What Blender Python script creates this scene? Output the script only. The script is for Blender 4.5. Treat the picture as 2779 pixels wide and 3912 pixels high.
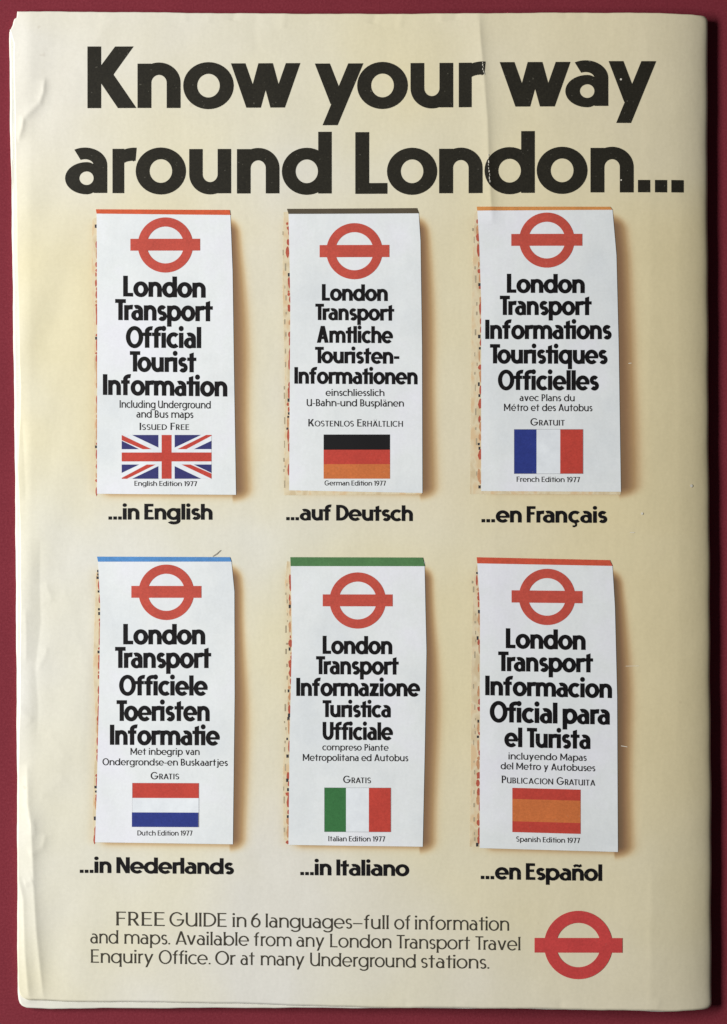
# Back cover of an old magazine lying on a crimson board, seen from straight above.
import bpy, math, random
import numpy as np
from mathutils import Vector
from mathutils.geometry import delaunay_2d_cdt

for _o in list(bpy.data.objects):
    bpy.data.objects.remove(_o)
SC = bpy.context.scene
COL = SC.collection

# ---------------------------------------------------------------- camera, light, exposure
S = 0.297 / 3815.0            # metres per unit of the page grid (page is 297 mm = 3815 units tall)
MX, MY = 1389.5, 1956.0       # middle of the page grid
CAM_H = 0.62                  # camera height above the cover
Z0 = 0.0042                   # height of the cover above the board

cam = bpy.data.cameras.new('camera')
camo = bpy.data.objects.new('camera', cam)
COL.objects.link(camo)
camo.location = (0, 0, Z0 + CAM_H)
cam.sensor_fit = 'VERTICAL'
cam.sensor_height = 24.0
cam.lens = 24.0 * CAM_H / (3912 * S)
cam.clip_start, cam.clip_end = 0.01, 50
SC.camera = camo

world = bpy.data.worlds.new('World')
SC.world = world
world.use_nodes = True
_bg = world.node_tree.nodes['Background']
_bg.inputs[0].default_value = (0.90, 0.93, 1.0, 1)
_bg.inputs[1].default_value = 0.055


def lamp(name, loc, aim, sx, sy, power, col):
    l = bpy.data.lights.new(name, 'AREA')
    l.shape = 'RECTANGLE'
    l.size, l.size_y = sx, sy
    l.energy = power
    l.color = col
    o = bpy.data.objects.new(name, l)
    COL.objects.link(o)
    o.location = loc
    o.rotation_euler = (Vector(aim) - Vector(loc)).to_track_quat('-Z', 'Y').to_euler()
    return o


lamp('window_light', (-0.95, 0.12, 0.66), (0.02, 0.02, 0), 0.80, 0.26, 23.4, (0.985, 0.985, 0.965))

SC.view_settings.view_transform = 'Standard'
SC.view_settings.look = 'None'
SC.view_settings.gamma = 1.0
SC.view_settings.use_curve_mapping = False
SC.view_settings.exposure = 0.0


# ---------------------------------------------------------------- small helpers
def lin(r, g, b):
    def f(c):
        c /= 255.0
        return c / 12.92 if c <= 0.04045 else ((c + 0.055) / 1.055) ** 2.4
    return (f(r), f(g), f(b), 1.0)


def smooth(a, b, x):
    t = np.clip((np.asarray(x, float) - a) / (b - a), 0, 1)
    return t * t * (3 - 2 * t)


def link(name, me, parent=None, mats=()):
    o = bpy.data.objects.new(name, me)
    COL.objects.link(o)
    for m in mats:
        me.materials.append(m)
    if parent:
        o.parent = parent
    return o


def mesh(name, verts, faces, mat_ids=None, smooth_shade=True):
    me = bpy.data.meshes.new(name)
    me.from_pydata([tuple(v) for v in verts], [], [tuple(f) for f in faces])
    if mat_ids is not None:
        me.polygons.foreach_set('material_index', mat_ids)
    if smooth_shade:
        me.polygons.foreach_set('use_smooth', [True] * len(me.polygons))
    me.update()
    return me


# ---------------------------------------------------------------- materials
def nodes_of(name):
    m = bpy.data.materials.new(name)
    m.use_nodes = True
    nt = m.node_tree
    b = nt.nodes['Principled BSDF']
    return m, nt, b


def N(nt, kind, **kw):
    n = nt.nodes.new(kind)
    for k, v in kw.items():
        setattr(n, k, v)
    return n


def coords(nt, scale=(1, 1, 1)):
    tc = N(nt, 'ShaderNodeTexCoord')
    mp = N(nt, 'ShaderNodeMapping')
    mp.inputs['Scale'].default_value = scale
    nt.links.new(tc.outputs['Object'], mp.inputs['Vector'])
    return mp.outputs['Vector']


def noise(nt, vec, scale, detail=2.0, rough=0.5):
    n = N(nt, 'ShaderNodeTexNoise')
    n.inputs['Scale'].default_value = scale
    n.inputs['Detail'].default_value = detail
    n.inputs['Roughness'].default_value = rough
    nt.links.new(vec, n.inputs['Vector'])
    return n.outputs['Fac']


def ramp(nt, fac, stops):
    r = N(nt, 'ShaderNodeValToRGB')
    el = r.color_ramp.elements
    while len(el) < len(stops):
        el.new(0.5)
    for e, (p, c) in zip(el, stops):
        e.position = p
        e.color = c
    nt.links.new(fac, r.inputs['Fac'])
    return r.outputs['Color']


def mix(nt, fac, a, b, mode='MIX'):
    m = N(nt, 'ShaderNodeMix', data_type='RGBA', blend_type=mode)
    for sock, v in ((m.inputs[0], fac), (m.inputs[6], a), (m.inputs[7], b)):
        if hasattr(v, 'is_output'):
            nt.links.new(v, sock)
        else:
            sock.default_value = v
    return m.outputs[2]


def bump(nt, bsdf, height, strength, dist):
    b = N(nt, 'ShaderNodeBump')
    b.inputs['Strength'].default_value = strength
    b.inputs['Distance'].default_value = dist
    nt.links.new(height, b.inputs['Height'])
    nt.links.new(b.outputs['Normal'], bsdf.inputs['Normal'])


def grain(nt, vec, base, amt, scale=1500.0):
    """fine mottling of ink and paper fibres"""
    f = noise(nt, vec, scale, 2.0, 0.7)
    g = ramp(nt, f, [(0.25, (1 - amt,) * 3 + (1,)), (0.75, (1 + 0 * amt,) * 3 + (1,))])
    return mix(nt, 1.0, base, g, 'MULTIPLY')


def ink(name, rgb, amt=0.16, rough=0.55, fleck=0.0):
    m, nt, b = nodes_of(name)
    v = coords(nt)
    c = grain(nt, v, lin(*rgb), amt, 1700.0)
    f2 = noise(nt, v, 190.0, 4.0, 0.65)
    c = mix(nt, 1.0, c, ramp(nt, f2, [(0.3, (0.86, 0.86, 0.87, 1)), (0.7, (1, 1, 1, 1))]), 'MULTIPLY')
    if fleck:      # rubbed specks where the paper shows through
        f3 = noise(nt, v, 900.0, 2.0, 0.6)
        k = ramp(nt, f3, [(0.69, (0, 0, 0, 1)), (0.82, (fleck,) * 3 + (1,))])
        c = mix(nt, k, c, lin(200, 195, 175))
    nt.links.new(c, b.inputs['Base Color'])
    b.inputs['Roughness'].default_value = rough
    b.inputs['Specular IOR Level'].default_value = 0.25
    return m


def make_cover_material():
    m, nt, b = nodes_of('cover_paper')
    v = coords(nt)
    warm = noise(nt, v, 11.0, 3.0, 0.5)
    c = ramp(nt, warm, [(0.36, lin(224, 222, 216)), (0.5, lin(224, 220, 202)), (0.64, lin(226, 218, 186))])
    # the cream turns ochre towards the fold and between the leaflet pictures
    at = N(nt, 'ShaderNodeAttribute', attribute_name='yellowing')
    c = mix(nt, at.outputs['Fac'], c, lin(226, 212, 172))
    # brown tint printed round the six leaflet pictures (an airbrushed shade in the advertisement's artwork)
    ai = N(nt, 'ShaderNodeAttribute', attribute_name='printed_tint')
    tint = ramp(nt, ai.outputs['Fac'], [(0.0, lin(226, 208, 166)), (0.25, lin(212, 186, 144)), (0.55, lin(180, 147, 106)), (0.85, lin(145, 112, 82)), (1.0, lin(118, 95, 72))])
    kf = ramp(nt, ai.outputs['Fac'], [(0.0, (0, 0, 0, 1)), (0.30, (0.9, 0.9, 0.9, 1)), (0.5, (1, 1, 1, 1))])
    c = mix(nt, kf, c, tint)
    # uneven, slightly blotchy impression of the cream tint
    bl = noise(nt, v, 75.0, 4.0, 0.6)
    c = mix(nt, 1.0, c, ramp(nt, bl, [(0.3, (0.965, 0.962, 0.95, 1)), (0.7, (1, 1, 1, 1))]), 'MULTIPLY')
    c = grain(nt, v, c, 0.06, 1100.0)
    # tiny specks of dirt
    sp = noise(nt, v, 260.0, 1.0)
    k = ramp(nt, sp, [(0.80, (0, 0, 0, 1)), (0.84, (0.15, 0.15, 0.15, 1))])
    c = mix(nt, k, c, lin(150, 132, 104))
    nt.links.new(c, b.inputs['Base Color'])
    b.inputs['Roughness'].default_value = 0.5
    b.inputs['Specular IOR Level'].default_value = 0.3
    h1 = noise(nt, coords(nt, (1.5, 0.8, 1)), 42.0, 4.0, 0.55)
    bump(nt, b, h1, 0.13, 0.0014)
    return m


def make_white_paper(name, rgb, amt=0.05):
    m, nt, b = nodes_of(name)
    v = coords(nt)
    f = noise(nt, v, 34.0, 4.0, 0.6)
    r, g, bl = rgb
    c = ramp(nt, f, [(0.32, lin(r - 11, g - 8, bl - 9)), (0.5, lin(r - 2, g, bl - 3)), (0.68, lin(r + 1, g, bl + 3))])
    f1 = noise(nt, v, 150.0, 3.0, 0.6)
    c = mix(nt, 1.0, c, ramp(nt, f1, [(0.3, (0.965, 0.965, 0.96, 1)), (0.65, (1, 1, 1, 1))]), 'MULTIPLY')
    c = grain(nt, v, c, amt, 1500.0)
    nt.links.new(c, b.inputs['Base Color'])
    b.inputs['Roughness'].default_value = 0.5
    b.inputs['Specular IOR Level'].default_value = 0.3
    h1 = noise(nt, coords(nt, (1.5, 0.8, 1)), 42.0, 4.0, 0.55)
    bump(nt, b, h1, 0.10, 0.0014)
    return m


def make_map_edges():
    """folded map sheets seen edge-on in the printed picture: cream with broken red, ochre and black marks"""
    m, nt, b = nodes_of('printed_map_edges')
    v = coords(nt, (1, 0.55, 1))
    f = noise(nt, v, 300.0, 2.0, 0.6)
    c = ramp(nt, f, [(0.36, lin(206, 186, 150)), (0.5, lin(220, 206, 174)), (0.64, lin(216, 188, 148))])
    nt.links.new(c, b.inputs['Base Color'])
    b.inputs['Roughness'].default_value = 0.55
    return m


def make_table():
    m, nt, b = nodes_of('crimson_board')
    v = coords(nt)
    f = noise(nt, v, 1500.0, 3.0, 0.8)
    c = ramp(nt, f, [(0.28, lin(112, 36, 47)), (0.5, lin(122, 43, 54)), (0.72, lin(132, 53, 63))])
    f2 = noise(nt, v, 26.0, 4.0, 0.6)
    c = mix(nt, 1.0, c, ramp(nt, f2, [(0.3, (0.88, 0.86, 0.87, 1)), (0.7, (1, 1, 1, 1))]), 'MULTIPLY')
    nt.links.new(c, b.inputs['Base Color'])
    b.inputs['Roughness'].default_value = 0.85
    b.inputs['Specular IOR Level'].default_value = 0.15
    bump(nt, b, f, 0.2, 0.0003)
    return m


M_COVER = make_cover_material()
M_PAGE = make_white_paper('page_paper', (225, 221, 211))
M_PANEL = make_white_paper('leaflet_white', (231, 232, 236), 0.06)
M_MAPS = make_map_edges()
M_TABLE = make_table()

M_BLACK = ink('headline_ink', (46, 43, 34), 0.5, 0.5, 0.22)
M_TITLE = ink('title_ink', (20, 17, 19), 0.35, 0.5, 0.14)
M_GREY = ink('light_text_ink', (46, 42, 42), 0.2, 0.5)
M_BODY = ink('body_text_ink', (72, 67, 56), 0.2, 0.5)
M_RED = ink('roundel_red_ink', (206, 86, 72), 0.24, 0.55, 0.12)
M_RED2 = ink('large_roundel_red_ink', (212, 74, 72), 0.24, 0.55, 0.12)
M_FRED = ink('flag_red_ink', (205, 74, 62), 0.24, 0.55, 0.12)
M_FBLUE = ink('flag_blue_ink', (48, 62, 140), 0.24, 0.55, 0.12)
M_FNAVY = ink('flag_navy_ink', (58, 58, 118), 0.24, 0.55, 0.12)
M_FBLACK = ink('flag_black_ink', (26, 24, 26), 0.2)
M_FORANGE = ink('flag_orange_ink', (218, 122, 68), 0.24, 0.55, 0.12)
M_FGREEN = ink('flag_green_ink', (62, 122, 70), 0.24, 0.55, 0.12)
M_FWHITE = ink('flag_white_ink', (232, 236, 240), 0.04)
M_MRED = ink('map_red_ink', (198, 98, 76), 0.3, 0.55, 0.2)
M_MORANGE = ink('map_orange_ink', (214, 158, 116), 0.25)
M_MDARK = ink('map_dark_ink', (66, 62, 66), 0.35, 0.55, 0.2)
M_MGREY = ink('map_grey_ink', (186, 172, 144), 0.25)
M_LINE = ink('keyline_ink', (140, 140, 146), 0.1)
M_SORANGE = ink('strip_vermilion_ink', (222, 98, 60), 0.24, 0.55, 0.12)
M_SBROWN = ink('strip_brown_ink', (92, 82, 66), 0.15)
M_SAMBER = ink('strip_amber_ink', (226, 152, 84), 0.24, 0.55, 0.12)
M_SBLUE = ink('strip_blue_ink', (92, 150, 212), 0.24, 0.55, 0.12)
M_SGREEN = ink('strip_green_ink', (88, 134, 84), 0.24, 0.55, 0.12)
M_SRED = ink('strip_red_ink', (218, 92, 66), 0.24, 0.55, 0.12)

# ---------------------------------------------------------------- relief of the cover
# creases: path, height (mm), falloff to the left and to the right (grid units)
CREASES = [
    ([(1828, 30), (1836, 160), (1846, 260), (1862, 460), (1868, 640), (1876, 780), (1882, 860)], 0.34, 48, 19),
    ([(168, 292), (162, 350), (148, 388), (112, 424), (86, 448), (82, 482), (66, 530)], 0.34, 22, 11),
    ([(100, 2920), (104, 3080), (116, 3150), (122, 3280), (126, 3400), (136, 3560), (150, 3700), (164, 3830)], 0.42, 24, 22),
    ([(62, 3340), (86, 3440), (92, 3640), (108, 3840)], 0.30, 18, 16),
    ([(94, 2330), (97, 2420), (96, 2530)], 0.14, 16, 14),
    ([(150, 2060), (148, 2250), (152, 2380), (130, 2560), (142, 2700), (136, 2820)], -0.16, 34, 20),
    ([(172, 2230), (196, 2300)], 0.10, 22, 14),
    ([(140, 2560), (170, 2510), (176, 2470)], 0.09, 20, 12),
    ([(110, 3270), (160, 3240), (172, 3190)], 0.14, 18, 12),
    ([(90, 3380), (122, 3366)], 0.14, 12, 10),
    ([(110, 3150), (125, 3140), (132, 3200)], 0.10, 12, 10),
    ([(80, 1600), (92, 1820), (94, 1920)], -0.10, 14, 14),
    ([(150, 3050), (250, 2970)], 0.05, 22, 16),
    ([(180, 2800), (260, 2910)], 0.05, 22, 16),
    ([(375, 60), (430, 60), (300, 250)], 0.10, 40, 40),
    ([(980, 50), (972, 110), (985, 210)], -0.06, 22, 22),
    ([(2488, 3300), (2484, 3860)], 0.10, 20, 60),
    ([(2470, 60), (2482, 900), (2478, 2000)], 0.05, 30, 70),
    ([(2590, 500), (2596, 1700), (2588, 3000)], 0.04, 25, 50),
    ([(1886, 900), (1896, 1500), (1890, 2300), (1900, 3100)], 0.04, 40, 40),
    ([(905, 60), (930, 700), (915, 2100), (940, 3700)], 0.04, 60, 60),
    ([(200, 2100), (330, 2560), (300, 3000)], 0.05, 40, 30),
    ([(60, 2700), (120, 2760)], 0.10, 18, 14),
    ([(800, 2128), (840, 2100)], 0.05, 8, 6),
    ([(2180, 2005), (2250, 2240)], 0.03, 40, 20),
]
_rng = random.Random(4)
for _k in range(14):           # little nicks along the top and bottom edges
    _x = _rng.uniform(250, 2600)
    _t = _rng.random() < 0.6
    _y = 52 if _t else 3848
    _l = _rng.uniform(20, 60) * (1 if _t else -1)
    CREASES.append(([(_x, _y - _l * 0.3), (_x + _rng.uniform(-16, 16), _y + _l)], _rng.uniform(0.05, 0.11) * _rng.choice((1, 1, -1)), 16, 10))


def seg_dist(px, py, path):
    """signed distance (positive on the right-hand side of the page), plus taper along the path"""
    best = np.full(px.shape, 1e9)
    sign = np.ones(px.shape)
    par = np.zeros(px.shape)
    lens = [math.dist(a, b) for a, b in zip(path, path[1:])]
    tot = sum(lens)
    acc = 0.0
    for (a, b), L in zip(zip(path, path[1:]), lens):
        ax, ay = a
        dx, dy = b[0] - ax, b[1] - ay
        t = np.clip(((px - ax) * dx + (py - ay) * dy) / (L * L), 0, 1)
        qx, qy = ax + t * dx, ay + t * dy
        d = np.hypot(px - qx, py - qy)
        s = np.sign((px - qx) * abs(dy) + 1e-6 - (py - qy) * dx * (1 if dy >= 0 else -1))
        m = d < best
        best = np.where(m, d, best)
        sign = np.where(m, s, sign)
        par = np.where(m, (acc + t * L) / tot, par)
        acc += L
    return best, sign, par


ZTOP, ZMID, FP = 5.1, 2.3, 1.9


def fold_a(y):
    return 268.0 + 15.0 * smooth(300, 3750, y)


def relief(x, y):
    """height of the cover above the board in mm, x/y on the page grid"""
    x = np.asarray(x, float)
    y = np.asarray(y, float)
    base = 2.2 + (ZTOP - 2.2) * smooth(0, 2440, x)
    q = np.clip((x - 2440) / fold_a(y), 0, 0.999)       # the sheet starts to roll towards the fold
    base = np.where(x > 2440, ZMID + (ZTOP - ZMID) * (1 - q ** FP) ** (1 / FP), base)
    ends = 1 - 0.04 * (smooth(3650, 3880, y) + smooth(240, 30, y))
    z = base * ends
    # slow waves, stronger towards the handled left margin
    z += 0.10 * np.sin(x / 310.0 + 0.6) * np.sin(y / 700.0 + 1.0)
    z += 0.05 * np.sin(x / 92.0 + y / 900.0 + 2.0) * np.sin(y / 420.0)
    z += 0.022 * np.sin(x / 41.0 + 0.4 * np.sin(y / 300.0))
    m = smooth(420, 60, x)
    z += m * (0.10 * np.sin(y / 180.0 + x / 60.0) + 0.06 * np.sin(y / 77.0 + x / 33.0 + 1.3))
    # printed sheet curls down a little at the trimmed edge
    z -= 0.55 * smooth(120, 20, x)
    for path, amp, wl, wr in CREASES:
        xs = [p[0] for p in path]
        ys = [p[1] for p in path]
        r = 5 * max(wl, wr)
        sel = (x > min(xs) - r) & (x < max(xs) + r) & (y > min(ys) - r) & (y < max(ys) + r)
        if not sel.any():
            continue
        d, s, t = seg_dist(x[sel], y[sel], path)
        wdt = np.where(s > 0, wr, wl)
        q = np.sqrt(d * d + 9.0) - 3.0
        prof = np.exp(-(q / wdt))
        taper = np.where(t <= 0.001, np.exp(-(d / 14.0) ** 2) * 0 + 1, 1)
        tp = np.clip(np.minimum(t, 1 - t) / 0.12, 0.0, 1)
        z[sel] += amp * prof * np.sqrt(tp) * taper
    return z


def W(x, y, zmm):
    return ((x - MX) * S, (MY - y) * S, zmm * 0.001)


def surf(pts, off):
    a = np.array(pts, float)
    z = relief(a[:, 0], a[:, 1]) + off
    return np.stack([(a[:, 0] - MX) * S, (MY - a[:, 1]) * S, z * 0.001], 1)


def near_crease(x, y):
    for path, amp, wl, wr in CREASES:
        if abs(amp) < 0.08:
            continue
        xs = [p[0] for p in path]
        ys = [p[1] for p in path]
        if min(xs) - 60 < x < max(xs) + 60 and min(ys) - 30 < y < max(ys) + 30:
            return True
    return False


def refine(pts, tris, tags=None):
    """split long edges so that print follows the relief of the sheet"""
    pts = [tuple(p) for p in pts]
    tags = list(tags) if tags is not None else [0] * len(tris)
    for _ in range(9):
        mids = {}

        def mid(i, j):
            k = (i, j) if i < j else (j, i)
            if k not in mids:
                a, b = pts[i], pts[j]
                mx, my = (a[0] + b[0]) / 2, (a[1] + b[1]) / 2
                L = 9.0 if near_crease(mx, my) else 30.0
                if math.hypot(a[0] - b[0], a[1] - b[1]) > L:
                    pts.append((mx, my))
                    mids[k] = len(pts) - 1
                else:
                    mids[k] = -1
            return mids[k]
        out, ot = [], []
        changed = False
        for (a, b, c), tg in zip(tris, tags):
            ab, bc, ca = mid(a, b), mid(b, c), mid(c, a)
            n = (ab >= 0) + (bc >= 0) + (ca >= 0)
            if n == 0:
                r = [(a, b, c)]
            else:
                changed = True
                if n == 3:
                    r = [(a, ab, ca), (ab, b, bc), (ca, bc, c), (ab, bc, ca)]
                else:
                    while not (ab >= 0 and (n == 1 or bc >= 0)):
                        a, b, c, ab, bc, ca = b, c, a, bc, ca, ab
                    if n == 1:
                        r = [(a, ab, c), (ab, b, c)]
                    else:
                        r = [(ab, b, bc), (a, ab, bc), (a, bc, c)]
            out += r
            ot += [tg] * len(r)
        tris, tags = out, ot
        if not changed:
            break
    return pts, tris, tags


def area2(p):
    return sum(a[0] * b[1] - b[0] * a[1] for a, b in zip(p, p[1:] + p[:1]))


def union_tris(polys, eps=1e-5):
    """triangles of the union of simple polygons; each triangle also tells the last polygon it lies in"""
    vs, fs = [], []
    for p in polys:
        p = list(p)
        if area2(p) < 0:
            p.reverse()
        fs.append(list(range(len(vs), len(vs) + len(p))))
        vs += [Vector(q) for q in p]
    ov, oe, of, _, _, src = delaunay_2d_cdt(vs, [], fs, 0, eps)
    tris, tag = [], []
    for f, s in zip(of, src):
        if s:
            for k in range(1, len(f) - 1):
                tris.append((f[0], f[k], f[k + 1]))
                tag.append(max(s))
    return [tuple(v) for v in ov], tris, tag


def printed(name, pts, tris, parent, mats, off, tags=None):
    """a layer of ink: page-grid triangles laid on the relief"""
    pts, tris, tags = refine(pts, tris, tags)
    v = surf(pts, off)
    out = []
    for a, b, c in tris:       # face up
        ax, ay = pts[a]
        k = (pts[b][0] - ax) * (pts[c][1] - ay) - (pts[c][0] - ax) * (pts[b][1] - ay)
        out.append((a, c, b) if k > 0 else (a, b, c))
    me = mesh(name, v, out, tags if tags and any(tags) else None)
    return link(name, me, parent, mats)


def printed_polys(name, polys, parent, mats, off, slots=None):
    pts, tris, tag = union_tris(polys, 1e-3)
    tags = [slots[t] for t in tag] if slots else None
    return printed(name, pts, tris, parent, mats, off, tags)


# ---------------------------------------------------------------- lettering (drawn as outlines, cap height = 1)
X = 0.72


def R(x0, y0, x1, y1):
    return [(x0, y0), (x1, y0), (x1, y1), (x0, y1)]


def ring(cx, cy, rxo, ryo, rxi, ryi, a0, a1, n=None):
    n = n or max(5, int(abs(a1 - a0) / 9))
    out = []
    for i in range(n):
        a, b = math.radians(a0 + (a1 - a0) * i / n), math.radians(a0 + (a1 - a0) * (i + 1) / n)
        out.append([(cx + rxo * math.cos(a), cy + ryo * math.sin(a)), (cx + rxo * math.cos(b), cy + ryo * math.sin(b)),
                    (cx + rxi * math.cos(b), cy + ryi * math.sin(b)), (cx + rxi * math.cos(a), cy + ryi * math.sin(a))])
    return out


def disc(cx, cy, r, n=14):
    return [(cx + r * math.cos(2 * math.pi * i / n), cy + r * math.sin(2 * math.pi * i / n)) for i in range(n)]


def diag(xb, yb, xt, yt, d):
    """slanted stroke of horizontal width d from bottom (xb) to top (xt)"""
    return [(xb, yb), (xb + d, yb), (xt + d, yt), (xt, yt)]


def stroke(path, w):
    out = []
    n = len(path)
    L, Rr = [], []
    for i, p in enumerate(path):
        a, b = path[max(0, i - 1)], path[min(n - 1, i + 1)]
        dx, dy = b[0] - a[0], b[1] - a[1]
        l = math.hypot(dx, dy)
        ww = w[i] if isinstance(w, (list, tuple)) else w
        nx, ny = -dy / l * ww / 2, dx / l * ww / 2
        L.append((p[0] + nx, p[1] + ny))
        Rr.append((p[0] - nx, p[1] - ny))
    for i in range(n - 1):
        out.append([L[i], L[i + 1], Rr[i + 1], Rr[i]])
    return out


def s_shape(wid, hgt, w, h, over=0.015):
    rx = wid / 2 - w * 0.45
    ry = (hgt + 2 * over - h) / 4
    cx = wid / 2
    yt = hgt + over - h / 2 - ry
    yb = -over + h / 2 + ry
    p = []
    for i in range(15):
        a = math.radians(32 + (270 - 32) * i / 14)
        p.append((cx + rx * math.cos(a), yt + ry * math.sin(a)))
    for i in range(1, 15):
        a = math.radians(90 - (90 + 148) * i / 14)
        p.append((cx + rx * math.cos(a), yb + ry * math.sin(a)))
    ws = [h + (w - h) * abs(math.sin(math.pi * i / 14)) * 0.6 for i in range(29)]
    return stroke(p, ws)


STY = {
    'bold': dict(w=.214, h=.190, bx=.40, cw=.245, aw=.67, sw=.52, gap=.066, rnd=.0, sp=.30, ub=.13, flare=0),
    'title': dict(w=.232, h=.196, bx=.378, cw=.205, aw=.625, sw=.50, gap=.044, rnd=.0, sp=.26, ub=.125, flare=0),
    'light': dict(w=.150, h=.125, bx=.36, cw=.36, aw=.54, sw=.42, gap=.10, rnd=.07, sp=.40, ub=.080, flare=.022),
    'body': dict(w=.106, h=.090, bx=.36, cw=.40, aw=.54, sw=.42, gap=.115, rnd=.07, sp=.26, ub=.070, flare=.026),
}
ROUND_L = set('oceqdgaOCGQ6')
ROUND_R = set('obepOD6scr')


def glyph(c, st):
    P = STY[st]
    w, h, bx, cw, ub = P['w'], P['h'], P['bx'], P['cw'], P['ub']
    by, cy = X / 2 + .022, X / 2
    bold = w > .15

    def stem(x, y0, y1):
        f = P['flare']
        r = [R(x, y0, x + w, y1)]
        if f:
            for y, s in ((y0, 1), (y1, -1)):
                r.append([(x - f, y), (x + w + f, y), (x + w, y + s * .12), (x, y + s * .12)])
        return r

    def bowl(x):
        return ring(x + bx, cy, bx, by, bx - w * 1.02, by - h, 0, 360, 40)

    def arch(x, cwid, top=X + .018):
        tot = cwid + 2 * w
        rx = tot / 2
        ry = min(rx * .98, .36)
        hh = h * 1.06
        g1 = ring(x + rx, top - ry, rx, ry, cwid / 2, ry - hh, 0, 128, 16) + [R(x + tot - w, 0, x + tot, top - ry + .002)]
        # inner shoulder running back into the stem
        g1 += ring(x + rx, top - ry, rx - .5 * w, ry - .10, cwid / 2, ry - hh, 90, 180, 10) if w > .15 else ring(x + rx, top - ry, cwid / 2 + w * .7, ry - .02, cwid / 2, ry - hh, 90, 180, 10)
        return g1

    def flip(polys, wid):
        return [[(wid - a, X - b) for a, b in p] for p in polys]
    g = []
    if c == 'n':
        g = stem(0, 0, X) + arch(0, cw)
    elif c == 'ñ':
        g = glyph('n', st) + stroke([(.10, .84), (.20, .91), (.32, .90), (.42, .86), (.54, .93)], h * .8)
    elif c == 'h':
        g = stem(0, 0, 1) + arch(0, cw)
    elif c == 'm':
        k = cw * .92
        g = stem(0, 0, X) + arch(0, k) + arch(k + w, k)
    elif c == 'u':
        g = flip(stem(0, 0, X) + arch(0, cw), cw + 2 * w)
    elif c == 'r':
        k = .34 if bold else .30
        g = stem(0, 0, X) + [p for p in ring(w + .19, X - .24, w + .19, .258, .19, .258 - h * 1.12, 84, 165, 12)]
        if bold:
            g += [[(w + .17, X + .018), (w + .185, X + .018), (w + .185, X + .01 - h * 1.1), (w + .17, X - h * 1.1)]]
    elif c in 'oóö':
        g = bowl(0)
    elif c == 'd':
        g = bowl(0) + stem(2 * bx - w, 0, 1)
    elif c == 'b':
        g = bowl(0) + stem(0, 0, 1)
    elif c == 'p':
        g = bowl(0) + stem(0, -.28, X)
    elif c == 'q':
        g = bowl(0) + stem(2 * bx - w, -.28, X)
    elif c == 'g':
        g = bowl(0) + [R(2 * bx - w, -.06, 2 * bx, X)]
        g += ring(bx + .02, -.06, bx - .02, .24, bx - .02 - w, .24 - h, 205, 360, 18)
    elif c == 'c':
        g = ring(bx, cy, bx, by, bx - w, by - h, 48, 312, 30)
    elif c == 'ç':
        g = glyph('c', st) + stroke([(bx, .02), (bx + .06, -.08), (bx + .05, -.17), (bx - .04, -.22), (bx - .14, -.21)], h * .62)
    elif c in 'eé':
        g = ring(bx, cy, bx, by, bx - w, by - h, 0, 318, 36) + [R(bx - bx + w * .6, cy - ub * .62, 2 * bx - .012, cy + ub * .38)]
        if c == 'é':
            g += [[(bx - .04, .80), (bx + .05, .80), (bx + .17, .98), (bx + .04, .98)]]
    elif c in 'aä':
        A = P['aw']
        ri = max(A * .515 - w * 1.05, .06)
        cx = ri + w * 1.05
        ryi = .262 - h * (.80 if bold else 1.0)
        g = ring(cx, .24, cx, .262, ri, ryi, 90, 270, 20)
        g += ring(cx, .24, A - w * .5 - cx, .262, A - w - cx, ryi, -90, 90, 20)
        g += stem(A - w, 0, .46)
        orx = A * .53
        g += ring(A - orx, .45, orx, X + .018 - .45, orx - w, X + .018 - .45 - h, 0, 118, 18)
        if c == 'ä':
            g += [disc(A * .28, .90, .065), disc(A * .70, .90, .065)]
    elif c == 's':
        g = s_shape(P['sw'], X, w, h)
    elif c in 'iíì':
        g = stem(0, 0, X) + [disc(w / 2, .915 if bold else .93, w * .56 if bold else .075)]
    elif c == 'j':
        g = [R(0, -.12, w, X)] + [disc(w / 2, .93, w * .56 if bold else .075)] + ring(-.10, -.12, w + .10, .16, .10, .16 - h, 270, 360, 8)
    elif c == 'l':
        g = stem(0, 0, 1)
    elif c == 't':
        k = .12 if bold else .14
        g = [[(0, 0), (w, 0), (w, .97), (0, .90)], R(-k, X - h * .86, w + k + .02, X)]
    elif c == 'f':
        k = .11
        g = [R(0, 0, w, .79)] + ring(w + .12, .78, w + .12, .24, .12, .24 - h, 80, 180, 12) + [R(-k, X - h * .86, w + k, X)]
    elif c == 'k':
        g = stem(0, 0, 1) + [diag(w * .8, .26, .42, X, w * 1.25), diag(.46, 0, w + .06, .44, w * 1.25)]
    elif c == 'v':
        d = w * 1.08
        wid = .62 if not bold else .75
        g = [diag(wid / 2 - d / 2, 0, 0, X, d), diag(wid / 2 - d / 2, 0, wid - d, X, d)]
    elif c == 'w':
        d = w * 1.06
        wid = 1.10 if bold else .98
        b1, b2 = wid * .205, wid * .795 - d
        g = [diag(b1, 0, 0, X, d), diag(b1, 0, wid / 2 - d / 2, X, d), diag(b2, 0, wid / 2 - d / 2, X, d), diag(b2, 0, wid - d, X, d)]
        if bold:
            g = [diag(b1 + .02, 0, 0, X, d), diag(b1 + .02, 0, wid / 2 - d / 2, X, d), diag(b2 - .02, 0, wid / 2 - d / 2, X, d), diag(b2 - .02, 0, wid - d, X, d)]
    elif c == 'y':
        d = w * 1.08
        wid = .75 if bold else .62
        xt = .12 if bold else .08
        dd = .28
        sl = (wid - d - xt) / (X + dd)
        ym = .06
        xm = xt + sl * (ym + dd)
        g = [diag(xt, -dd, wid - d, X, d), diag(xm - .01, ym, 0, X, d)]
    elif c == 'x':
        d = w * 1.1
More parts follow.
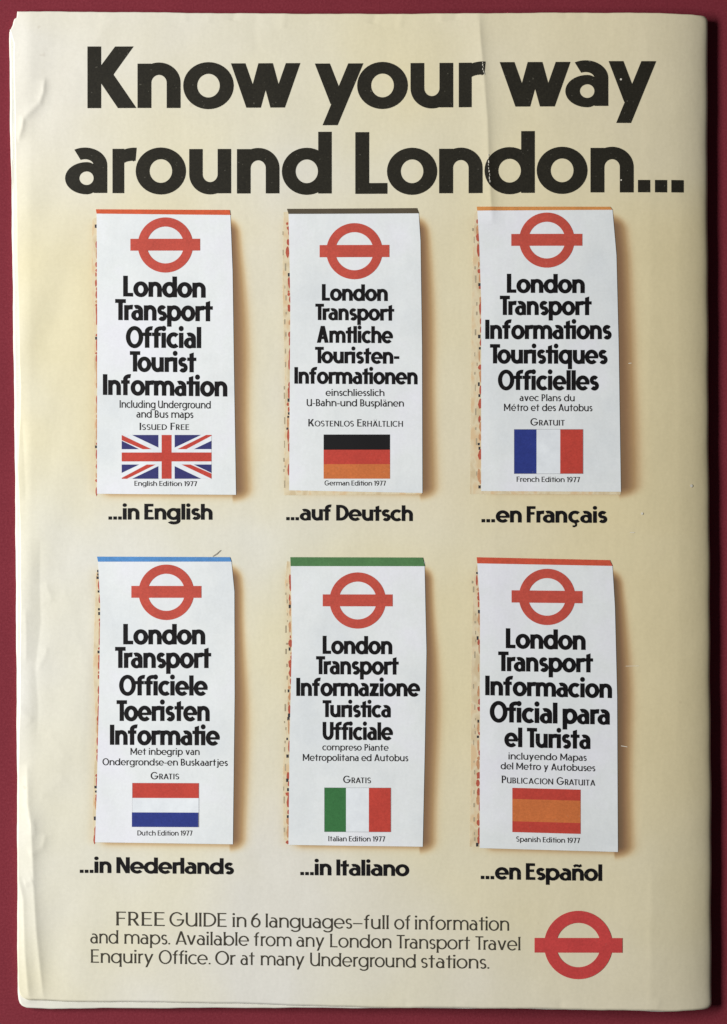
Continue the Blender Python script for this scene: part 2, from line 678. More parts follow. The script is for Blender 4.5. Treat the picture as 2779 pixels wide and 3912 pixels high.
        g = [diag(0, 0, .6 - d, X, d), diag(.6 - d, 0, 0, X, d)]
    elif c == 'z':
        wid = .56
        g = [R(0, 0, wid, h), R(.02, X - h, wid, X), diag(0, h * .5, wid - w * 1.3, X - h * .5, w * 1.3)]
    elif c == '.':
        q = .2 if bold else .12
        g = [R(0, 0, q, q)] if bold else [disc(q / 2, q / 2, q / 2)]
    elif c == '-':
        g = [R(0, .30, .34, .30 + h * .85)]
    elif c == '—':
        g = [R(0, .33, .62, .33 + h * .85)]
    elif c == 'K':
        d = w * 1.36
        g = stem(0, 0, 1) + [diag(w * .62, .36, .735 - d, 1, d), diag(.775 - d, 0, w + .0, .60, d)]
        g[-2] = [(w * .9, .43), (w * .9, .66), (.73 - d, 1), (.73, 1), (.42, .56), (w * 1.5, .34)]
        g[-1] = [(w * 1.02, .40), (.775 - d, 0), (.775, 0), (.40, .56), (w * 1.5, .60)]
        if not bold:
            g[-2:] = [diag(w * .5, .36, .66 - d, 1, d), diag(.70 - d, 0, w * 1.6, .52, d)]
    elif c == 'L':
        g = stem(0, 0, 1) + [R(0, 0, .50, h * .92)]
    elif c in 'IÍ':
        g = stem(0, 0, 1)
    elif c == 'T':
        wid = .56
        g = stem(wid / 2 - w / 2, 0, 1) + [R(0, 1 - h * .95, wid, 1)]
    elif c == 'O':
        g = ring(.45, .5, .45, .525, .45 - w, .525 - h, 0, 360, 44)
    elif c == 'C':
        g = ring(.45, .5, .45, .525, .45 - w, .525 - h, 45, 315, 34)
    elif c == 'G':
        g = ring(.45, .5, .45, .525, .45 - w, .525 - h, 42, 360, 38) + [R(.46, .5 - h * .9, .90, .5)]
    elif c in 'AÄ':
        d = w * 1.12
        wid = .78
        g = [diag(0, 0, wid / 2 - d / 2, 1, d), diag(wid - d, 0, wid / 2 - d / 2, 1, d), R(.17, .22, wid - .17, .22 + h * .8)]
        if c == 'Ä':
            g += [disc(wid * .28, 1.14, .065), disc(wid * .72, 1.14, .065)]
    elif c == 'U':
        wid = .70
        g = [R(0, .32, w, 1), R(wid - w, .32, wid, 1)] + ring(wid / 2, .34, wid / 2, .36, wid / 2 - w, .36 - h, 180, 360, 22)
        if not bold:       # the light alphabet keeps a stem on its U
            g += [R(wid - w, 0, wid, .4)]
    elif c == 'F':
        g = stem(0, 0, 1) + [R(0, 1 - h * .9, .5, 1), R(0, .48, .44, .48 + h * .85)]
    elif c == 'E':
        g = stem(0, 0, 1) + [R(0, 1 - h * .9, .52, 1), R(0, .47, .47, .47 + h * .85), R(0, 0, .54, h * .9)]
    elif c == 'D':
        g = stem(0, 0, 1) + ring(.26, .5, .50, .5, .50 - w, .5 - h, -90, 90, 24) + [R(0, 0, .262, h), R(0, 1 - h, .262, 1)]
    elif c == 'N':
        wid = .76
        g = stem(0, 0, 1) + stem(wid - w, 0, 1) + [[(0, 1), (w * 1.05, 1), (wid, 0), (wid - w * 1.05, 0)]]
    elif c == 'M':
        wid = .92
        g = stem(0, 0, 1) + stem(wid - w, 0, 1) + [diag(wid / 2 - w / 2, .2, 0, 1, w), diag(wid / 2 - w / 2, .2, wid - w, 1, w)]
    elif c == 'H':
        wid = .70
        g = stem(0, 0, 1) + stem(wid - w, 0, 1) + [R(0, .47, wid, .47 + h * .9)]
    elif c in 'PRB':
        top = .44
        r2 = (1 - top + h * .4) / 2
        cyt = 1 - r2
        g = stem(0, 0, 1) + ring(.26, cyt, .26, r2, .26 - w, r2 - h, -90, 90, 18) + [R(0, 1 - h, .262, 1), R(0, 1 - 2 * r2, .262, 1 - 2 * r2 + h)]
        if c == 'R':
            g += [diag(.58 - w * 1.2, 0, .20, 1 - 2 * r2 + h * .6, w * 1.2)]
        if c == 'B':
            r3 = (1 - 2 * r2 + h) / 2
            g += ring(.28, r3, .29, r3, .29 - w, r3 - h, -90, 90, 18) + [R(0, 0, .282, h)]
    elif c == 'S':
        g = s_shape(.56, 1, w, h)
    elif c == '1':
        g = [R(.14, 0, .14 + w, 1), [(.14, 1), (.14 + w, 1), (.14 + w, .86), (0, .78), (0, .86)]]
    elif c == '7':
        g = [R(0, 1 - h, .54, 1), diag(.12, 0, .54 - w * 1.1, 1 - h * .5, w * 1.1)]
    elif c in '69':
        g = ring(.30, .33, .30, .35, .30 - w, .35 - h, 0, 360, 30)
        g += stroke([(w / 2, .33), (w / 2 + .02, .48), (.12, .66), (.24, .83), (.42, .99)], w)
        if c == '9':
            g = [[(.60 - a, 1 - b) for a, b in p] for p in g]
    else:
        raise ValueError('no glyph for ' + repr(c))
    return g


_cache = {}


def glyph_tris(c, st):
    k = (c, st)
    if k not in _cache:
        pts, tris, _ = union_tris(glyph(c, st))
        xs = [p[0] for p in pts]
        _cache[k] = (pts, tris, min(xs), max(xs))
    return _cache[k]


KERN = {('T', 'r'): -.10, ('T', 'o'): -.13, ('T', 'u'): -.09, ('A', 'v'): -.10, ('r', 'a'): -.04, ('r', 'm'): .02, ('a', 'y'): -.05,
        ('w', 'a'): -.05, ('K', 'n'): -.03, ('r', 'o'): -.03, ('f', 'f'): -.06, ('f', 'i'): -.06, ('t', 'i'): -.06, ('r', 't'): -.02,
        ('A', 'u'): -.02, ('R', 'A'): -.06, ('A', 'T'): -.10, ('L', 'T'): -.06, ('P', 'l'): 0}


def set_line(text, st, x0, x1, b0, b1, cap, small_caps=False):
    """lay a line of text between x0 and x1 on a base line running from b0 to b1; returns page-grid triangles"""
    P = STY[st]
    items = []
    pen = 0.0
    prev = None
    for ch in text:
        if ch == ' ':
            pen += P['sp']
            prev = None
            continue
        sc = 1.0
        c = ch
        if small_caps and ch.islower():
            c, sc = ch.upper(), .78
        pts, tris, a, b = glyph_tris(c, st)
        if prev is not None:
            gap = P['gap'] - (P['rnd'] * .5 if prev in ROUND_R else 0) - (P['rnd'] * .5 if c in ROUND_L else 0)
            if st in ('bold', 'title'):
                gap = P['gap'] - (.035 if prev in ROUND_R else 0) - (.035 if c in ROUND_L else 0) - (.03 if prev in 'rftTkK' or c in 'ft' else 0)
                if prev == '.' and c == '.':
                    gap = .085
                elif prev == '.':
                    gap = .06
            pen += gap + KERN.get((prev, c), 0)
        items.append((pts, tris, pen - a * sc, sc))
        pen += (b - a) * sc
        prev = c
    k = (x1 - x0) / pen
    V, T = [], []
    for pts, tris, ox, sc in items:
        n = len(V)
        for px, py in pts:
            x = x0 + (ox + px * sc) * k
            y = b0 + (b1 - b0) * (x - x0) / (x1 - x0) - py * sc * cap
            V.append((x, y))
        T += [(a + n, b + n, c + n) for a, b, c in tris]
    return V, T


def set_block(name, lines, parent, mat, off):
    V, T = [], []
    for ln in lines:
        v, t = set_line(*ln)
        n = len(V)
        V += v
        T += [(a + n, b + n, c + n) for a, b, c in t]
    return printed(name, V, T, parent, [mat], off)


# ---------------------------------------------------------------- the board underneath
def build_table():
    n = 24
    hw, hh = 0.9, 0.9
    vs, fs = [], []
    for j in range(n + 1):
        for i in range(n + 1):
            vs.append((-hw + 2 * hw * i / n, -hh + 2 * hh * j / n, 0.0))
    for j in range(n):
        for i in range(n):
            a = j * (n + 1) + i
            fs.append((a, a + 1, a + n + 2, a + n + 1))
    o = link('table_surface', mesh('table_surface', vs, fs), None, [M_TABLE])
    o['kind'] = 'structure'
    o['label'] = 'matt crimson board under the magazine'


build_table()

# ---------------------------------------------------------------- the magazine
mag = bpy.data.objects.new('magazine', None)
COL.objects.link(mag)
mag.empty_display_size = 0.05
mag['label'] = 'worn cream magazine lying back cover up on the crimson board, six leaflets printed on it'
mag['category'] = 'magazine'


def interp(pts, t):
    xs = [p[0] for p in pts]
    ys = [p[1] for p in pts]
    return np.interp(t, xs, ys)


# outlines on the page grid
LEFT = [(36, 61), (47, 60), (56, 59), (61, 58), (64, 50), (74, 47), (88, 44), (98, 39), (103, 37), (106, 31), (140, 31), (300, 32), (500, 34), (700, 38),
        (900, 41), (1200, 45), (1600, 50), (2000, 54), (2400, 57), (2800, 59), (3200, 61), (3500, 62), (3700, 62), (3800, 63), (3825, 65), (3840, 70), (3851, 80), (3858, 98)]
TOP = [(30, 37), (400, 40), (900, 47), (1389, 52), (1828, 52), (1900, 51), (2400, 51), (2650, 55), (2720, 60)]
BOTTOM = [(60, 3858), (200, 3860), (600, 3857), (1000, 3854), (1389, 3853), (1700, 3852), (2000, 3853), (2400, 3859), (2560, 3864), (2720, 3858)]
# the loose back cover sits a little askew over the pages
COVER_IN = [(30, 0), (104, 0), (112, 3), (160, 17), (500, 18), (900, 17), (1200, 20), (1500, 24), (1650, 18), (1800, 10), (2100, 18), (2500, 15), (2800, 9), (3100, 3), (3300, 2), (3860, 2)]
COVER_UP = [(60, 36), (110, 32), (300, 27), (700, 22), (1000, 15), (1250, 7), (1500, 2), (2720, 1)]


def wob(t, seed, amp):
    return amp * (np.sin(t / 23.0 + seed) * .5 + np.sin(t / 9.1 + 2.1 * seed) * .3 + np.sin(t / 61.0 + .7 * seed))


FOLD_X = 2672.0


def shade_edges(x, y, left_in=0.0):
    return x


def build_cover():
    rows = np.unique(np.concatenate([np.linspace(0, 1, 440), np.linspace(0, .03, 30)]))
    cols = np.unique(np.concatenate([np.linspace(0, 1, 310), np.linspace(0, .06, 34), np.linspace(.68, .73, 34)]))
    nf = 26
    V, F, TINT, YEL = [], [], [], []
    nc = len(cols) + nf
    XX = np.zeros((len(rows), nc))
    YY = np.zeros((len(rows), nc))
    ZZ = np.zeros((len(rows), nc))
    for j, v in enumerate(rows):
        yl = 36 + v * (3858 - 36)
        xl = float(interp(LEFT, yl)) + float(interp(COVER_IN, yl)) + float(wob(yl, 1.0, .8))
        xs = xl + (FOLD_X - xl) * cols
        yt = interp(TOP, xs) + wob(xs, 2.0, .7)
        yb = interp(BOTTOM, xs) - interp(COVER_UP, xs) + wob(xs, 3.0, .8)
        ys = yt + (yb - yt) * v
        XX[j, :len(cols)] = xs
        YY[j, :len(cols)] = ys
        ZZ[j, :len(cols)] = relief(xs, ys)
        # the fold: the sheet rolls over the spine and under
        e = min(v, 1 - v) * 3815
        squeeze = 1 - 0.28 * math.exp(-(e / 7.0) ** 1.2) + 0.02 * math.sin(yl / 150.0) + 0.02 * math.sin(yl / 47.0)
        zc0 = relief(np.array([FOLD_X]), np.array([ys[-1]]))[0]
        a = float(fold_a(yl))
        q0 = (FOLD_X - 2440) / a
        zr = (1 - q0 ** FP) ** (1 / FP)
        th0 = math.acos(zr)
        for i in range(nf):
            th = th0 + (math.pi * .98 - th0) * (i + 1) / nf
            zz = math.cos(th)
            q = (1 - abs(zz) ** FP) ** (1 / FP)
            XX[j, len(cols) + i] = FOLD_X + (q - q0) * a * squeeze
            YY[j, len(cols) + i] = ys[-1] + (0.5 - v) * 2 * max(0, 1 - e / 30.0) * 7 * (i / nf)
            ZZ[j, len(cols) + i] = ZMID + (zc0 - ZMID) * zz / zr if zz > 0 else ZMID + (ZMID - 0.08) * zz
    P = np.stack([(XX - MX) * S, (MY - YY) * S, ZZ * .001], -1).reshape(-1, 3)
    R_, C_ = XX.shape
    for j in range(R_ - 1):
        for i in range(C_ - 1):
            a = j * C_ + i
            F.append((a, a + C_, a + C_ + 1, a + 1))
    me = mesh('cover', P, F)
    tint = np.zeros(R_ * C_)
    x, y = XX.ravel(), YY.ravel()
    for d in LEAFLETS:
        ox, oy = d['o']
        right = [((py / ZK) + oy, (px / ZK) + ox) for px, py in d['right']]
        top, bot = right[0][0], right[-1][0]
        left = [((py / ZK) + oy, (px / ZK) + ox) for px, py in d['left']]
        xe = interp(right, y)
        dx = x - xe
        wide = {300: 54, 250: 48, 1030: 50, 1760: 66}[ox] * d.get('reach', 1.0)
        reach = wide * (.66 + .34 * smooth(top, top + 600, y)) + 4 * np.sin(y / 130.0 + ox)
        prof = np.where(dx > -10, d.get('deep', .92) * np.exp(-(np.clip(dx, 0, None) / reach) ** 2.3), 0)
        win = smooth(top - 4, top + 62, y - .35 * np.clip(dx, 0, 60)) * smooth(bot + 44, bot - 18, y + .15 * dx)
        t1 = prof * win
        xb0, xb1 = left[-1][1], right[-1][1]
        dy = y - (bot + (left[-1][0] - bot) * (1 - (x - xb0) / (xb1 - xb0)))
        t2 = np.where((dy > -6), .46 * np.exp(-(np.clip(dy, 0, None) / 15.0) ** 1.3), 0) * smooth(xb0 - 12, xb0 + 60, x) * smooth(xb1 + 30, xb1 - 10, x)
        t3 = .12 * np.exp(-(np.clip(interp(left, y) - 18 - x, 0, None) / 16.0) ** 1.2) * smooth(top, top + 60, y) * smooth(bot + 20, bot - 20, y) * (x < interp(left, y) + 20)
        tint = np.maximum(tint, np.maximum(t1, np.maximum(t2, t3)))
    yel = .10 + .75 * smooth(900, 2650, x) + .12 * np.sin(y / 520.0 + x / 700.0)
    yel = yel + .24 * smooth(640, 900, y) * smooth(2080, 1880, y) * smooth(120, 380, x) + .10 * smooth(2140, 2300, y) * smooth(3300, 3100, y) * smooth(500, 900, x)
    yel = yel - .10 * smooth(2900, 3300, y)
    yel = np.clip(yel, 0, 1)
    at = me.attributes.new('printed_tint', 'FLOAT', 'POINT')
    at.data.foreach_set('value', tint.astype(np.float32))
    at = me.attributes.new('yellowing', 'FLOAT', 'POINT')
    at.data.foreach_set('value', yel.astype(np.float32))
    o = link('cover', me, mag, [M_COVER])
    so = o.modifiers.new('thickness', 'SOLIDIFY')
    so.thickness = 0.00012
    so.offset = -1
    return o


def build_page(k, depth, left_in, bot_up, top_in):
    """one loose inner sheet, following the cover's relief a little below it"""
    cols = np.concatenate([np.linspace(0, .12, 36), np.linspace(.13, 1, 60)])
    rows = np.unique(np.concatenate([np.linspace(0, .03, 40), np.linspace(.03, .97, 150), np.linspace(.97, 1, 26)]))
    V, F = [], []
    for v in rows:
        yl = 36 + v * (3858 - 36)
        xl = float(interp(LEFT, yl)) + left_in * float(smooth(100, 180, yl)) + float(wob(yl, 4.0 + k, .8))
        xs = xl + (2600 - xl) * cols
        yt = interp(TOP, xs) + top_in + wob(xs, 5.0 + k, .6)
        yb = interp(BOTTOM, xs) - bot_up + wob(xs, 6.0 + k, .9)
        ys = yt + (yb - yt) * v
        z = relief(xs, ys)
        lo = 2.2 + 2.2 * smooth(0, 2300, xs)
        z = np.minimum(z, lo + .4) - depth - .10 * smooth(90, 40, xs)
        # ripples where the page pokes out past the cover
        z += .05 * np.sin(ys / 140.0 + k * 2.0) * smooth(160, 40, xs)
        for x_, y_, z_ in zip(xs, ys, z):
            V.append(W(x_, y_, max(z_, .12)))
    C_ = len(cols)
    for j in range(len(rows) - 1):
        for i in range(C_ - 1):
            a = j * C_ + i
            F.append((a, a + C_, a + C_ + 1, a + 1))
    o = link('page', mesh('page', V, F), mag, [M_PAGE])
    so = o.modifiers.new('thickness', 'SOLIDIFY')
    so.thickness = 0.00009
    so.offset = -1
    return o


def build_page_block():
    """the rest of the pages, pressed into one block"""
    cols = np.linspace(0, 1, 50)
    rows = np.unique(np.concatenate([np.linspace(0, .03, 26), np.linspace(.03, .97, 90), np.linspace(.97, 1, 18)]))
    V, F = [], []
    for lay in (0, 1):
        for v in rows:
            yl = 36 + v * (3858 - 36)
            xl = float(interp(LEFT, yl)) + 3
            xs = xl + (2590 - xl) * cols
            yt = interp(TOP, xs) + 6
            yb = interp(BOTTOM, xs) - 6
            ys = yt + (yb - yt) * v
            top = (2.2 + 2.2 * smooth(0, 2300, xs)) * .82 - .55
            for x_, y_, z_ in zip(xs, ys, top):
                V.append(W(x_, y_, z_ if lay == 0 else .08))
    Rn, C_ = len(rows), len(cols)
    off = Rn * C_
    for j in range(Rn - 1):
        for i in range(C_ - 1):
            a = j * C_ + i
            F.append((a, a + C_, a + C_ + 1, a + 1))
            F.append((off + a, off + a + 1, off + a + C_ + 1, off + a + C_))
    for j in range(Rn - 1):
        for i in (0, C_ - 1):
            a, b = j * C_ + i, (j + 1) * C_ + i
            F.append((a, off + a, off + b, b) if i == 0 else (b, off + b, off + a, a))
    for i in range(C_ - 1):
        for j in (0, Rn - 1):
            a, b = j * C_ + i, j * C_ + i + 1
            F.append((b, off + b, off + a, a) if j == 0 else (a, off + a, off + b, b))
    link('page_block', mesh('page_block', V, F, smooth_shade=False), mag, [M_PAGE])


# ---------------------------------------------------------------- what is printed on the cover
ZK = 1231.0 / 700.0            # the leaflets below are measured on a finer grid, o = its corner on the page grid
LEAFLETS = [
    dict(o=(300, 750), label='printed leaflet with a Union Jack and a vermilion top edge', strip=[(113, 82), (1015, 88), (1020, 122), (118, 111)], sm='SORANGE',
         right=[(1020, 118), (1035, 500), (1045, 1200), (1058, 2005)], left=[(118, 108), (122, 800), (120, 1998)],
         maps=[(90, 150), (122, 130), (124, 1990), (104, 1996), (100, 900), (84, 560)], rd=(582, 323, 186, 124, 346, 816, 281, 361, 0),
         title=[('London', 297, 853, 669, 679, 140), ('Transport', 243, 901, 828, 838, 142), ('Official', 315, 823, 1014, 1018, 143), ('Tourist', 342, 790, 1175, 1181, 138),
                ('Information', 160, 999, 1332, 1344, 140)],
         sub=[('Including Underground', 272, 888, 1418, 1424, 50), ('and Bus maps', 386, 770, 1485, 1488, 50)], free=('Issued Free', 407, 742, 1568, 1568, 48),
         flag=(287, 893, 1602, 1897, 0), fk='uk', ed=('English Edition 1977', 372, 795, 1944, 1947, 33), cap=('...in English', 197, 898, 2172, 2173, 107)),
    dict(o=(1030, 750), label='printed leaflet with the black, red and orange German flag', strip=[(117, 82), (990, 80), (1003, 115), (128, 116)], sm='SBROWN',
         right=[(1003, 112), (1015, 300), (1025, 1000), (1028, 1993)], left=[(128, 113), (140, 700), (132, 1975)],
         maps=[(95, 105), (130, 100), (142, 700), (136, 1975), (1028, 1988), (1022, 2002), (100, 2008), (104, 1200), (88, 600)], rd=(571, 368, 189, 128, 337, 806, 326, 408, 0),
         title=[('London', 352, 795, 700, 704, 112), ('Transport', 308, 838, 830, 836, 110), ('Amtliche', 318, 830, 983, 987, 114), ('Touristen-', 306, 872, 1120, 1126, 110),
                ('Informationen', 167, 995, 1258, 1264, 112)],
         sub=[('einschliesslich', 377, 772, 1340, 1342, 46), ('U-Bahn-und Busplänen', 250, 903, 1409, 1413, 48)], free=('Kostenlos Erhältlich', 260, 897, 1545, 1548, 49),
         flag=(364, 810, 1600, 1897, 0), fk='de', ed=('German Edition 1977', 370, 782, 1942, 1944, 33), cap=('...auf Deutsch', 112, 962, 2176, 2182, 106)),
    dict(o=(1760, 750), label='printed leaflet with the blue, white and red French flag', strip=[(108, 72), (1002, 74), (1018, 94), (112, 98)], sm='SAMBER',
         right=[(1018, 90), (1045, 400), (1060, 1000), (1075, 1985)], left=[(112, 95), (125, 300), (138, 700), (138, 1980)],
         maps=[(92, 120), (114, 96), (140, 700), (140, 1978), (1075, 1980), (1072, 2004), (64, 2000), (70, 1400), (76, 700)], rd=(578, 297, 185, 123, 340, 816, 255, 335, 0),
         title=[('London', 310, 832, 650, 653, 128), ('Transport', 263, 878, 799, 801, 130), ('Informations', 165, 1012, 960, 962, 130), ('Touristiques', 197, 985, 1124, 1128, 130),
                ('Officielles', 250, 927, 1302, 1304, 134)],
         sub=[('avec Plans du', 395, 765, 1376, 1378, 46), ('Métro et des Autobus', 290, 883, 1442, 1445, 48)], free=('Gratuit', 468, 697, 1540, 1541, 48),
         flag=(360, 820, 1567, 1863, 0), fk='fr', ed=('French Edition 1977', 375, 800, 1918, 1921, 35), cap=('...en Français', 140, 982, 2190, 2194, 110)),
    dict(o=(250, 2090), label='printed leaflet with the red, white and blue Dutch flag', strip=[(208, 65), (1105, 68), (1115, 98), (215, 99)], sm='SBLUE',
         right=[(1115, 95), (1135, 300), (1137, 1000), (1125, 2000)], left=[(215, 95), (230, 400), (222, 1000), (205, 1700), (195, 1990)],
         maps=[(202, 180), (218, 150), (232, 400), (224, 1000), (208, 1700), (200, 1940), (186, 1990), (180, 1800), (200, 1200), (182, 800)], rd=(676, 305, 187, 125, 440, 913, 262, 342, 0),
         title=[('London', 385, 938, 656, 656, 138), ('Transport', 330, 978, 815, 815, 142), ('Officiele', 357, 955, 1000, 1000, 136), ('Toeristen', 340, 968, 1172, 1172, 140),
                ('Informatie', 295, 1037, 1333, 1335, 136)],
         sub=[('Met inbegrip van', 433, 900, 1400, 1400, 46), ('Ondergrondse-en Buskaartjes', 245, 1090, 1470, 1473, 46)], free=('Gratis', 570, 762, 1564, 1564, 48),
         flag=(447, 895, 1590, 1885, 0), fk='nl', ed=('Dutch Edition 1977', 480, 852, 1943, 1943, 34), cap=('...in Nederlands', 92, 1130, 2196, 2202, 108)),
    dict(o=(1030, 2090), label='printed leaflet with the green, white and red Italian flag', strip=[(140, 68), (1030, 70), (1044, 128), (142, 128)], sm='SGREEN',
         right=[(1042, 100), (1048, 400), (1055, 700), (1045, 1300), (1030, 2012)], left=[(142, 124), (152, 600), (135, 1300), (128, 2003)],
         maps=[(118, 95), (144, 100), (154, 600), (137, 1300), (130, 2000), (96, 1960), (90, 1500), (120, 1150), (128, 600), (104, 250)], rd=(593, 359, 189, 127, 358, 828, 318, 398, 0),
         title=[('London', 357, 825, 718, 720, 122), ('Transport', 313, 868, 855, 857, 122), ('Informazione', 180, 1012, 1001, 1003, 122), ('Turistica', 357, 815, 1143, 1144, 114),
                ('Ufficiale', 357, 830, 1295, 1297, 120)],
         sub=[('compreso Piante', 355, 800, 1366, 1368, 44), ('Metropolitana ed Autobus', 223, 932, 1437, 1438, 46)], free=('Gratis', 495, 682, 1585, 1586, 48),
         flag=(370, 815, 1618, 1913, 0), fk='it', ed=('Italian Edition 1977', 395, 777, 1977, 1978, 35), cap=('...in Italiano', 207, 938, 2206, 2210, 108)),
    dict(o=(1760, 2090), label='printed leaflet with the red and orange striped Spanish flag', deep=1.0, reach=.85, strip=[(108, 68), (1000, 87), (1018, 126), (112, 109)], sm='SRED',
         right=[(1018, 122), (1035, 400), (1050, 1000), (1055, 2045)], left=[(112, 106), (130, 400), (130, 1200), (128, 2020)],
         maps=[(90, 170), (114, 110), (132, 400), (132, 1200), (130, 2018), (1050, 2046), (600, 2038), (62, 2010), (70, 1500), (74, 700)], rd=(580, 334, 189, 126, 342, 818, 292, 374, 5),
         title=[('London', 303, 838, 678, 690, 134), ('Transport', 252, 888, 832, 841, 132), ('Informacion', 165, 1015, 994, 1013, 132), ('Oficial para', 195, 1000, 1174, 1191, 140),
                ('el Turista', 293, 870, 1340, 1355, 132)],
         sub=[('incluyendo Mapas', 320, 845, 1424, 1434, 46), ('del Metro y Autobuses', 268, 903, 1490, 1504, 46)], free=('Publicacion Gratuita', 275, 903, 1583, 1601, 50),
         flag=(347, 805, 1615, 1912, 12), fk='es', ed=('Spanish Edition 1977', 373, 800, 1976, 1986, 35), cap=('...en Español', 135, 948, 2228, 2240, 112)),
]
OFF_MAP, OFF_PANEL, OFF_INK = .06, .10, .15


def roundel_polys(cx, cy, ro, ri, bx0, bx1, by0, by1, tilt=0):
    p = ring(cx, cy, ro, ro, ri, ri, 0, 360, 72)
    t = tilt / 2
    p.append([(bx0, by0 - t), (bx1, by0 + t), (bx1, by1 + t), (bx0, by1 - t)])
    return p


def flag_parts(kind, x0, x1, y0, y1, tl):
    """polygons of a printed flag, in drawing order, with their inks"""
    def q(u, v):
        return (x0 + (x1 - x0) * u, y0 + (y1 - y0) * v + tl * u)

    def box(u0, v0, u1, v1):
        return [q(u0, v0), q(u1, v0), q(u1, v1), q(u0, v1)]
    if kind == 'de':
        return [(box(0, 0, 1, .345), M_FBLACK), (box(0, .345, 1, .67), M_FRED), (box(0, .67, 1, 1), M_FORANGE)]
    if kind == 'nl':
        return [(box(-.003, -.003, 1.003, 1.003), M_LINE), (box(0, 0, 1, .34), M_FRED), (box(0, .34, 1, .67), M_FWHITE), (box(-.008, .67, .992, 1), M_FBLUE)]
    if kind in ('fr', 'it'):
        return [(box(-.004, -.006, 1.004, 1.006), M_LINE), (box(0, 0, .325, 1), M_FBLUE if kind == 'fr' else M_FGREEN), (box(.325, 0, .67, 1), M_FWHITE), (box(.67, 0, 1, 1), M_FRED)]
    if kind == 'es':
        return [(box(0, 0, 1, .25), M_FRED), (box(0, .25, 1, .755), M_FORANGE), (box(0, .755, 1, 1), M_FRED)]
    out = [(box(0, 0, 1, 1), M_FNAVY)]
    for (ua, va, ub_, vb) in ((0, 0, 1, 1), (0, 1, 1, 0)):     # white saltire
        s = 1 if vb > va else -1
        e = .115
        if s > 0:
            out.append(([q(0, 0), q(e, 0), q(1, 1 - e * 1.15), q(1, 1), q(1 - e, 1), q(0, e * 1.15)], M_FWHITE))
        else:
            out.append(([q(0, 1), q(0, 1 - e * 1.15), q(1 - e, 0), q(1, 0), q(1, e * 1.15), q(e, 1)], M_FWHITE))
    r = .048
    out += [([q(0.0, 0), q(.37, .36), q(.37 - 2 * r, .36), q(0, .07 + r)], M_FRED), ([q(1, 1), q(.63, .64), q(.63 + 2 * r, .64), q(1, .93 - r)], M_FRED),
            ([q(1 - .06, 0), q(1, 0.0), q(1, .02), q(.72, .325), q(.62, .325)], M_FRED), ([q(.06, 1), q(0, 1), q(0, .98), q(.28, .675), q(.38, .675)], M_FRED)]
    out += [(box(.41, 0, .59, 1), M_FWHITE), (box(0, .325, 1, .675), M_FWHITE), (box(.445, 0, .557, 1), M_FRED), (box(0, .40, 1, .605), M_FRED)]
    return out


